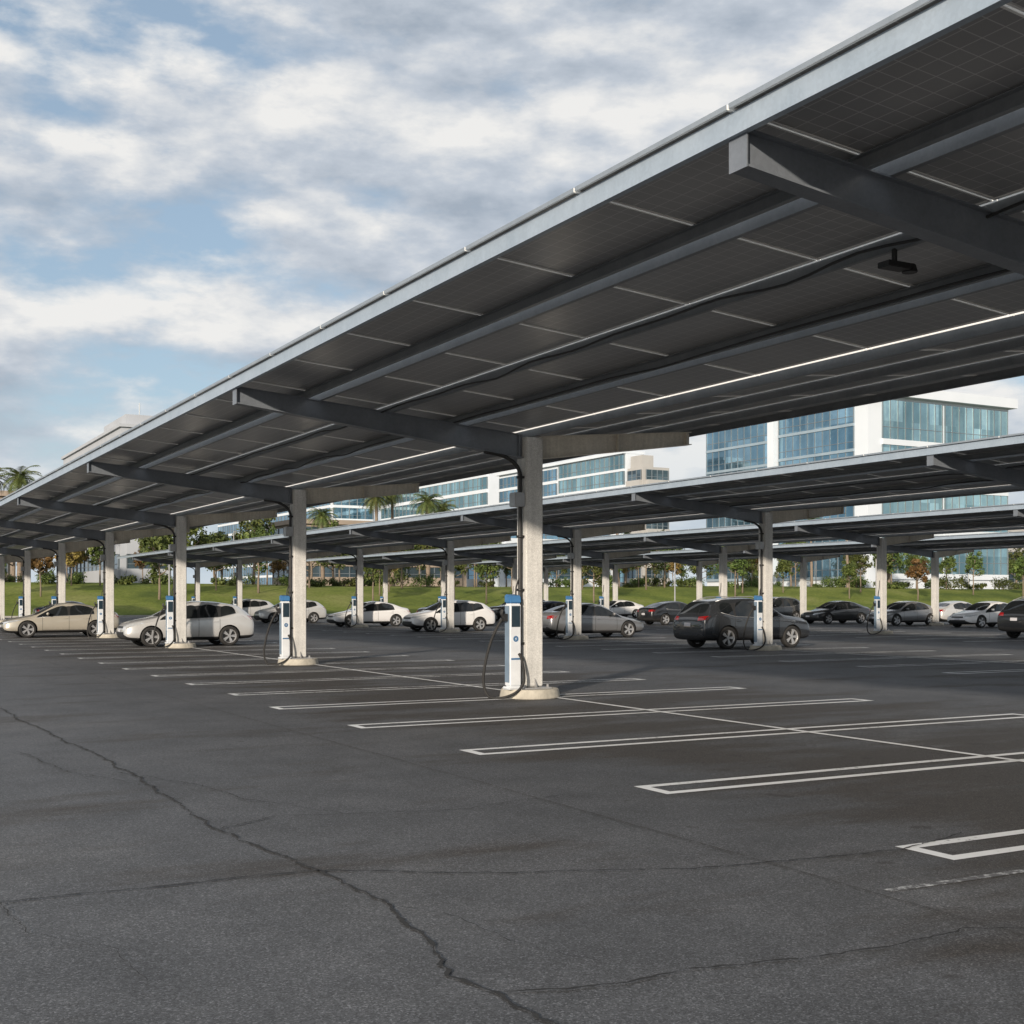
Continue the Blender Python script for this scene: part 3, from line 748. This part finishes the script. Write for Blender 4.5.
car('suv', 'darkgrey', 27.2, 33.2, PI, 'dark suv parked tail-out beside a charging post')
car('sedan', 'grey', 28.3, 44.6, PI, 'grey sedan parked beside a charging post')
car('hatchback', 'white', 27.3, 56.0, 0.0, 'white hatchback parked under the second canopy')
car('sedan', 'white', 27.7, 67.3, 0.0, 'white sedan parked under the second canopy')
car('hatchback', 'silver', 26.8, 78.5, 0.0, 'small silver hatchback parked under the second canopy')
car('sedan', 'darkgrey', 33.0, 66.5, PI, 'dark grey sedan in a neighbouring bay')
car('sedan', 'blue', 40.0, 68, 0, 'dark blue sedan under the third canopy')
car('suv', 'black', 44.6, 34.6, PI, 'black suv parked under the third canopy')
car('sedan', 'black', 46.0, 62.6, PI, 'black sedan under the third canopy')
car('sedan', 'white', 57.2, 48.6, 0.0, 'white sedan under the canopy by the lawn')
car('sedan', 'grey', 56.8, 54.4, 0.0, 'grey sedan under the canopy by the lawn')
car('sedan', 'silver', 61.5, 54.4, PI, 'silver sedan under the canopy by the lawn')
car('sedan', 'black', 56.9, 60.2, 0.0, 'black sedan under the canopy by the lawn')
car('suv', 'darkgrey', 56.9, 66.3, 0.0, 'dark grey suv under the canopy by the lawn')
car('hatchback', 'silver', 57.0, 74.2, 0.0, 'silver hatchback under the canopy by the lawn')
car('sedan', 'white', 57.0, 85.6, 0.0, 'white sedan with clear bays around it')
car('suv', 'black', 43.0, 77, 0.0, 'black suv under the third canopy')
car('sedan', 'grey', 43.0, 88.0, 0.0, 'grey sedan under the third canopy')
car('hatchback', 'silver', 27.2, 90.0, 0.0, 'silver hatchback near the end of its row')

# ------------------------------------------------------------------ buildings
BZ = 2.6
def facade(root, axis, pos, a, b, z0, z1, nfl, nm, glass, fl_mat='bwhite', slab=0.5, mull='mull', off=0.35, mw=.06):
    fh = (z1 - z0) / nfl
    def bx(mb, u0, u1, d0, d1, za, zb):
        if axis == 'x': mb.box(pos - d1, pos - d0, u0, u1, za, zb)
        else: mb.box(u0, u1, pos - d1, pos - d0, za, zb)
    fr = MB()
    for i in range(nfl):
        za = z0 + fh * i
        mb = MB(); bx(mb, a, b, 0.02, 0.15, za + slab + .004, za + fh - .004)
        obj('window', mb.mesh('window', [M[glass]]), root)
        mb = MB(); bx(mb, a - .05, b + .05, 0.02, off, za, za + slab)
        obj('floor_slab', mb.mesh('floor_slab', [M[fl_mat]]), root)
        for j in range(nm + 1):
            u = a + (b - a) * j / nm
            bx(fr, u - mw, u + mw, 0.155, 0.26, za + slab + .002, za + fh - .002)
        bx(fr, a, b, 0.155, 0.22, za + slab + (fh - slab) * .3, za + slab + (fh - slab) * .3 + .08)
    obj('window_frame', fr.mesh('window_frame', [M[mull]]), root)
def mass(root, x0, x1, y0, y1, z0, z1, mat, name='wall'):
    mb = MB(); mb.box(x0, x1, y0, y1, z0, z1); return obj(name, mb.mesh(name, [M[mat]]), root)

r = empty('office_building', (0, 0, 0), label='white and blue glass office block with flat overhanging roof', category='building')
mass(r, 142.7, 174.6, 143.9, 184.3, BZ, 33.2, 'bwhite')
facade(r, 'x', 142.7, 146.8, 164.4, 4.5, 32.7, 7, 10, 'gblue', slab=.45, fl_mat='bandblue')
facade(r, 'x', 142.7, 166.4, 184.2, 4.5, 32.0, 7, 10, 'gblue', slab=.45, fl_mat='bandblue')
facade(r, 'y', 143.9, 145.6, 158.8, 4.5, 32.7, 4, 8, 'gteal', slab=.9)
facade(r, 'y', 143.9, 159.4, 174.2, 4.5, 32.7, 4, 9, 'gteal', slab=.9)
mass(r, 141.5, 142.66, 164.6, 166.2, BZ, 33.1, 'bwhite', 'pier')
mass(r, 141.3, 175.4, 142.6, 166.6, 33.22, 34.8, 'bwhite', 'roof')
mass(r, 141.9, 175.4, 166.62, 185, 33.22, 34.0, 'bwhite', 'roof')
mass(r, 150, 164, 150, 160, 34.82, 37.2, 'bwhite', 'plant_room')
mass(r, 166, 170, 151, 155, 34.82, 36.2, 'mull', 'plant_room')

r = empty('office_building', (0, 0, 0), label='blue-green glass office block with fine window grid', category='building')
mass(r, 129.3, 133, 191, 240, BZ, 28.0, 'bwhite')
facade(r, 'x', 129.3, 191.3, 214.5, 4.0, 27.8, 8, 14, 'gteal', slab=.45, fl_mat='bwhite', mw=.1)
facade(r, 'x', 129.3, 215.4, 239.5, 4.0, 27.4, 8, 14, 'gblue', slab=.6, mw=.1)
mass(r, 128.6, 133.4, 190.95, 240.6, 28.02, 28.6, 'bwhite', 'roof')
r = empty('office_building', (0, 0, 0), label='beige concrete block with stacked balconies of dark windows', category='building')
mass(r, 129.6, 135.4, 186, 190.9, BZ, 25.2, 'bbeige')
facade(r, 'y', 186, 130.2, 135, 4, 24.7, 7, 4, 'gdark', slab=1.1, fl_mat='bbeige', off=.8)
facade(r, 'x', 129.6, 186.4, 190.6, 4, 24.7, 7, 3, 'gdark', slab=1.1, fl_mat='bbeige', off=.6)
mass(r, 130, 132.6, 187, 190.5, 25.22, 27.4, 'bbeige', 'plant_room')
r = empty('office_building', (0, 0, 0), label='pale office block with ribbons of blue glass', category='building')
mass(r, 131, 142, 248, 310, BZ, 32.6, 'bwhite')
facade(r, 'x', 131, 248.5, 309, 4.0, 32.2, 8, 26, 'gteal', slab=.8, mw=.12)
mass(r, 130, 143, 247.4, 311, 32.62, 33.5, 'bwhite', 'roof')
mass(r, 134, 141, 256, 272, 33.52, 36.2, 'bwhite', 'plant_room')
r = empty('office_building', (0, 0, 0), label='long blue glass office wing with fine window grid', category='building')
mass(r, 118, 130, 312, 420, BZ, 33, 'bwhite')
facade(r, 'x', 118, 313, 419, 4.0, 32.4, 8, 40, 'gblue', slab=.7, mw=.14)
facade(r, 'y', 312, 118.4, 129.6, 4.0, 32.4, 8, 5, 'gblue', slab=.7, mw=.14)
mass(r, 117, 131, 311.4, 421, 33.02, 34, 'bwhite', 'roof')
r = empty('office_building', (0, 0, 0), label='plain pale grey concrete building with stepped roofline', category='building')
mass(r, 32.4, 38.5, 158, 200, BZ, 22.6, 'bgrey')
facade(r, 'x', 32.4, 159, 199, 3.2, 14.6, 3, 14, 'gdark', slab=2.0, fl_mat='bgrey')
facade(r, 'y', 158, 33.0, 38, 3.2, 14.6, 3, 3, 'gdark', slab=2.0, fl_mat='bgrey')
mass(r, 32.1, 38.8, 157.7, 200.3, 22.62, 23.0, 'bgrey', 'roof')
mass(r, 33, 38, 158.5, 172, 23.02, 24.3, 'bgrey', 'plant_room')
mb = MB(); mb.tube([(35, 160, 24.3), (35, 160, 26.0)], .07, 6)
obj('antenna', mb.mesh('antenna', [M['mull']]), r)
for (x0, x1, y0, y1, h, lab, w, g) in ((62, 90, 178, 190, 10, 'low tan stone office wing', 'bbrown', 'gdark'), (96, 118, 178, 190, 11, 'pale low office wing with ribbon windows', 'bwhite', 'gblue'), (190, 250, 170, 200, 12, 'low beige office wing', 'bbeige', 'gdark'), (-6, 22, 172, 200, 12, 'low tan stone office wing', 'bbrown', 'gdark')):
    r = empty('office_building', (0, 0, 0), label=lab + ' behind the trees', category='building')
    mass(r, x0, x1, y0, y1, BZ, BZ + h, w); nf = int(h // 3.3)
    facade(r, 'y', y0, x0 + 1, x1 - 1, BZ + .8, BZ + h - .4, nf, int((x1 - x0) / 2.5), g, slab=1.3, fl_mat=w)
    facade(r, 'x', x0, y0 + 1, y1 - 1, BZ + .8, BZ + h - .4, nf, int((y1 - y0) / 2.5), g, slab=1.3, fl_mat=w)
    mass(r, x0 - .5, x1 + .5, y0 - .5, y1 + .5, BZ + h + .02, BZ + h + .7, w, 'roof')

# ------------------------------------------------------------------ trees and lamp posts
def leaf_cloud(rr, clumps, per, size):
    mb = MB()
    for (c, rad) in clumps:
        for _ in range(per):
            d = Vector((rr.gauss(0, 1), rr.gauss(0, 1), rr.gauss(0, 1))); d.normalize()
            p = Vector(c) + d * rad * (rr.random() ** 0.45)
            nrm = (d + Vector((rr.uniform(-1, 1), rr.uniform(-1, 1), rr.uniform(-.3, 1.2))) * .8).normalized()
            a = nrm.orthogonal().normalized(); a.rotate(Matrix.Rotation(rr.uniform(0, 6.28), 3, nrm)); b = nrm.cross(a)
            s = size * rr.uniform(.6, 1.4)
            mb.add([p - a * s * .5, p + b * s * .28, p + a * s * .5, p - b * s * .28], [(0, 1, 2, 3)])
    return mb
def tree_meshes(seed, H, crown_r, mat, trunk_h, per=85, thick=.026):
    rr = random.Random(seed); t = MB(); clumps = []
    top = H * .78
    t.tube([(0, 0, -.2), (.03, 0, trunk_h * .5), (rr.uniform(-.1, .1), rr.uniform(-.1, .1), trunk_h), (rr.uniform(-.3, .3), rr.uniform(-.3, .3), top)], [H * thick, H * thick * .75, H * thick * .65, H * .006], 8)
    for i in range(9):
        a = i * 2.4 + rr.uniform(-.3, .3); z = trunk_h + (top - trunk_h) * (i / 9) * .8
        l = crown_r * rr.uniform(.55, .95) * (1 - .4 * i / 9)
        e = (math.cos(a) * l, math.sin(a) * l, z + l * rr.uniform(.5, .9))
        t.tube([(0, 0, z), (e[0] * .5, e[1] * .5, z + (e[2] - z) * .35), e], [H * .010, H * .007, H * .003], 5)
        clumps.append((e, crown_r * rr.uniform(.26, .42)))
    cz = (trunk_h + H) / 2
    for i in range(18):
        d = Vector((rr.gauss(0, 1), rr.gauss(0, 1), rr.gauss(0, 1))).normalized() * rr.uniform(.45, 1.0)
        clumps.append(((d.x * crown_r * .85, d.y * crown_r * .85, cz + d.z * (H - trunk_h) * .46), crown_r * rr.uniform(.2, .38)))
    cr = leaf_cloud(rr, clumps, per, .32 * max(1, crown_r / 2.2))
    return t.mesh('trunk', [M['bark']], True), cr.mesh('crown', [mat])
TT = [tree_meshes(11, 6.4, 1.6, M['leaf'], 2.6, 60, .018), tree_meshes(12, 7.5, 2.4, M['leaf'], 2.5, 75, .02), tree_meshes(13, 9.0, 3.1, M['leaf'], 2.2, 80), tree_meshes(14, 5.8, 1.5, M['leaf2'], 2.4, 55, .018), tree_meshes(15, 10.5, 3.0, M['leaf'], 2.6, 80)]
def shrub_mesh(seed, w, h):
    rr = random.Random(seed)
    cl = [((rr.uniform(-w, w) * .8, rr.uniform(-.6, .6), rr.uniform(.15, .6) * h), rr.uniform(.2, .5) * h) for _ in range(18)]
    st_ = MB()
    for i in range(6):
        a = i; st_.tube([(0, 0, -.1), (math.cos(a) * w * .4, math.sin(a) * .4, h * .5)], [.04, .015], 5)
    return st_.mesh('trunk', [M['bark']]), leaf_cloud(rr, cl, 65, .28).mesh('crown', [M['leaf']])
SH = [shrub_mesh(21, 2.6, 1.9), shrub_mesh(22, 3.0, 2.4), shrub_mesh(23, 2.0, 1.4)]
def palm_mesh(seed, H):
    rr = random.Random(seed); t = MB()
    pts = [(0, 0, -.3), (.05, .02, H * .3), (.15, .05, H * .65), (.1, .1, H)]
    t.tube(catmull(pts, 6), [.30 - .012 * i * .6 + (.03 if i % 2 else 0) for i in range(19)], 9)
    c = MB(); top = Vector((.1, .1, H))
    for i in range(44):
        a = i * 2.399; el = 1.3 - 1.9 * (i / 44) + rr.uniform(-.1, .1); Lf = rr.uniform(2.0, 2.7)
        hd = Vector((math.cos(a), math.sin(a), 0)); p = top.copy(); prev = p.copy(); e = el; side = Vector((-hd.y, hd.x, 0))
        for k in range(13):
            d = hd * math.cos(e) + Vector((0, 0, 1)) * math.sin(e); p = p + d * (Lf / 13); e -= .11
            wl = .62 * math.sin(math.pi * (k + 1.5) / 15)
            for s in (1, -1):
                tip = p + side * s * wl + d * .28 - Vector((0, 0, .16 + .1 * rr.random()))
                c.add([prev, prev + (p - prev) * .85, tip], [(0, 1, 2)])
            c.add([prev + side * .02, p + side * .015, p - side * .015, prev - side * .02], [(0, 1, 2, 3)])
            prev = p.copy()
    return t.mesh('trunk', [M['palmbark']], True), c.mesh('crown', [M['palm']])
PT = [palm_mesh(31, 12.0), palm_mesh(32, 10.5), palm_mesh(33, 13.0)]
def plant(name, meshes, x, y, z, sc, lab, cat, grp):
    o = empty(name, (x, y, z), R.uniform(0, 6.28), label=lab, category=cat, group=grp); o.scale = (sc, sc, sc * R.uniform(.9, 1.1))
    obj('trunk', meshes[0], o); obj('crown', meshes[1], o)
def lz(y):
    ys_ = [110, 114, 120, 127, 134, 138]; zs_ = [0.1, .3, 1.4, 2.6, 2.95, 2.95]
    for i in range(5):
        if ys_[i] <= y <= ys_[i + 1]: return zs_[i] + (zs_[i + 1] - zs_[i]) * (y - ys_[i]) / (ys_[i + 1] - ys_[i])
    return 2.9
x = 2
while x < 178:
    y = R.uniform(118, 134); k = R.choice((0, 0, 1, 0, 3, 0, 1))
    plant('tree', TT[k], x, y, lz(y), R.uniform(.75, 1.1), 'young tree with yellowing leaves on the lawn' if k == 3 else 'young green tree with thin trunk on the lawn', 'tree', 'young trees planted along the lawn')
    x += R.uniform(2.0, 4.4)
def clear(x, y):
    for a in ((140, 176, 141, 186), (127, 144, 184, 415), (31, 40, 156, 202), (61, 91, 177, 191), (95, 119, 177, 191), (189, 251, 169, 201), (-7, 23, 171, 201)):
        if a[0] - 3 < x < a[1] + 3 and a[2] - 4 < y < a[3] + 4: return False
    return True
x = -12
while x < 215:
    y = R.uniform(144, 168)
    if not clear(x, y): y = R.uniform(137, 139)
    if clear(x, y): plant('tree', TT[R.choice((1, 2, 4, 2, 1, 3))], x, y, 2.9, R.uniform(.7, 1.0), 'leafy tree behind the lawn', 'tree', 'leafy trees behind the lawn')
    x += R.uniform(2.2, 4.4)
x = -5
while x < 200:
    y = R.uniform(130.5, 138.5)
    plant('shrub', SH[R.randrange(3)], x, y, lz(y), R.uniform(.6, 1.1), 'low green shrub at the top of the lawn', 'shrub', 'shrubs along the top of the lawn')
    x += R.uniform(2.4, 5)
for (x, y, k, s) in ((19.5, 149, 0, 1.06), (16.5, 151, 1, 1.12), (66, 158, 0, 1.03), (69.5, 160, 2, .95), (73, 156, 1, 1.1), (78, 162, 0, 1.0), (60, 162, 1, 1.0), (128, 133, 1, .8), (132, 131, 0, .78), (137, 134, 1, .85), (124, 136, 2, .7), (100, 150, 0, .9)):
    plant('palm_tree', PT[k], x, y, lz(y), s, 'fan-crowned palm tree in front of the offices', 'palm tree', 'palm trees by the offices')
mb = MB(); mb.cyl((0, 0), .09, .055, 0, 6.2, 10); mb.cyl((0, 0), .16, .16, 0, .25, 10)
LP = mb.mesh('post', [M['bolt']])
mb = MB(); mb.box(-.05, .7, -.04, .04, 6.12, 6.18); mb.box(.35, .9, -.13, .13, 6.05, 6.12)
LH = mb.mesh('lamp_head', [M['bolt']], bevel=.01)
for i, x in enumerate((14, 27, 41, 55, 68, 82, 97, 112, 128, 144, 160)):
    o = empty('street_lamp', (x, 111.6 if i % 2 else 139.5, .12 if i % 2 else 2.93), -1.57, label='slim grey lamp post standing by the lawn', category='street lamp', group='lamp posts along the lawn')
    obj('post', LP, o); obj('lamp_head', LH, o)

# ------------------------------------------------------------------ light
az = Vector((-0.74, -0.67)); el = math.radians(16)
sd = Vector((az.x * math.cos(el), az.y * math.cos(el), math.sin(el))).normalized()
sl = bpy.data.lights.new('sun', 'SUN'); sl.energy = 4.9; sl.angle = math.radians(2); sl.color = (1.0, 0.875, 0.73)
so = bpy.data.objects.new('sun', sl); COL.objects.link(so); so.rotation_euler = (-sd).to_track_quat('-Z', 'Y').to_euler()
w = bpy.data.worlds.new('World'); scene.world = w; w.use_nodes = True
nt = w.node_tree; bg = nt.nodes['Background']
sky = N(nt, 'ShaderNodeTexSky'); sky.sky_type = 'NISHITA'; sky.sun_disc = False
sky.sun_elevation = el; sky.sun_rotation = math.atan2(sd.x, sd.y)
sky.air_density = 1.0; sky.dust_density = 1.0; sky.ozone_density = 1.5
skyc = mix(nt, 1.0, sky.outputs[0], (0.15, 0.145, 0.14), 'MULTIPLY')
skyc = mix(nt, 0.5, skyc, (0.42, 0.54, 0.67))
tc = N(nt, 'ShaderNodeTexCoord'); s = N(nt, 'ShaderNodeSeparateXYZ'); nt.links.new(tc.outputs['Generated'], s.inputs[0])
zc = math_(nt, 'MAXIMUM', s.outputs[2], 0.0)
def sky_vec(loc):
    mp = N(nt, 'ShaderNodeMapping'); mp.inputs['Scale'].default_value = (1.0, 1.0, 2.4); mp.inputs['Location'].default_value = loc
    nt.links.new(tc.outputs['Generated'], mp.inputs[0]); return mp.outputs[0]
L0 = (4.3, 1.1, 0.4)
va = sky_vec(L0); vb = sky_vec((L0[0] - .015, L0[1] - .015, L0[2] + .04))
def cloud_n(v):
    a = noise(nt, v, 2.6, 2, 0.5); b_ = noise(nt, v, 8.5, 9, 0.57)
    return math_(nt, 'ADD', math_(nt, 'MULTIPLY', a, 0.45), math_(nt, 'MULTIPLY', b_, 0.55))
da = cloud_n(va); db = cloud_n(vb)
lit = math_(nt, 'ADD', math_(nt, 'MULTIPLY', math_(nt, 'SUBTRACT', da, db), 3.2), math_(nt, 'ADD', 0.49, math_(nt, 'MULTIPLY', math_(nt, 'SUBTRACT', 0.55, noise(nt, va, 3.4, 4)), 1.5)))
cc = ramp(nt, lit, [(0.10, (0.38, 0.44, 0.52)), (0.45, (0.56, 0.61, 0.68)), (0.85, (0.90, 0.89, 0.87))])
cov = ramp(nt, da, [(0.39, 0.0), (0.44, 0.55), (0.50, 0.97)])
col = mix(nt, cov, skyc, cc)
haze = ramp(nt, zc, [(0.0, 0.8), (0.15, 0.0)])
col = mix(nt, haze, col, (0.58, 0.68, 0.76))
nt.links.new(col, bg.inputs['Color']); bg.inputs['Strength'].default_value = 0.97

# ------------------------------------------------------------------ camera
cam = bpy.data.cameras.new('camera'); co = bpy.data.objects.new('camera', cam); COL.objects.link(co)
co.location = (0, 0, 1.7); co.rotation_euler = (math.radians(90), 0, -math.radians(28.9))
cam.sensor_width = 36; cam.lens = 36 * 1253 / 1024; cam.shift_y = 85 / 1024; cam.clip_end = 4000; cam.clip_start = 0.05
scene.camera = co
scene.view_settings.view_transform = 'Standard'; scene.view_settings.look = 'None'; scene.view_settings.exposure = 0
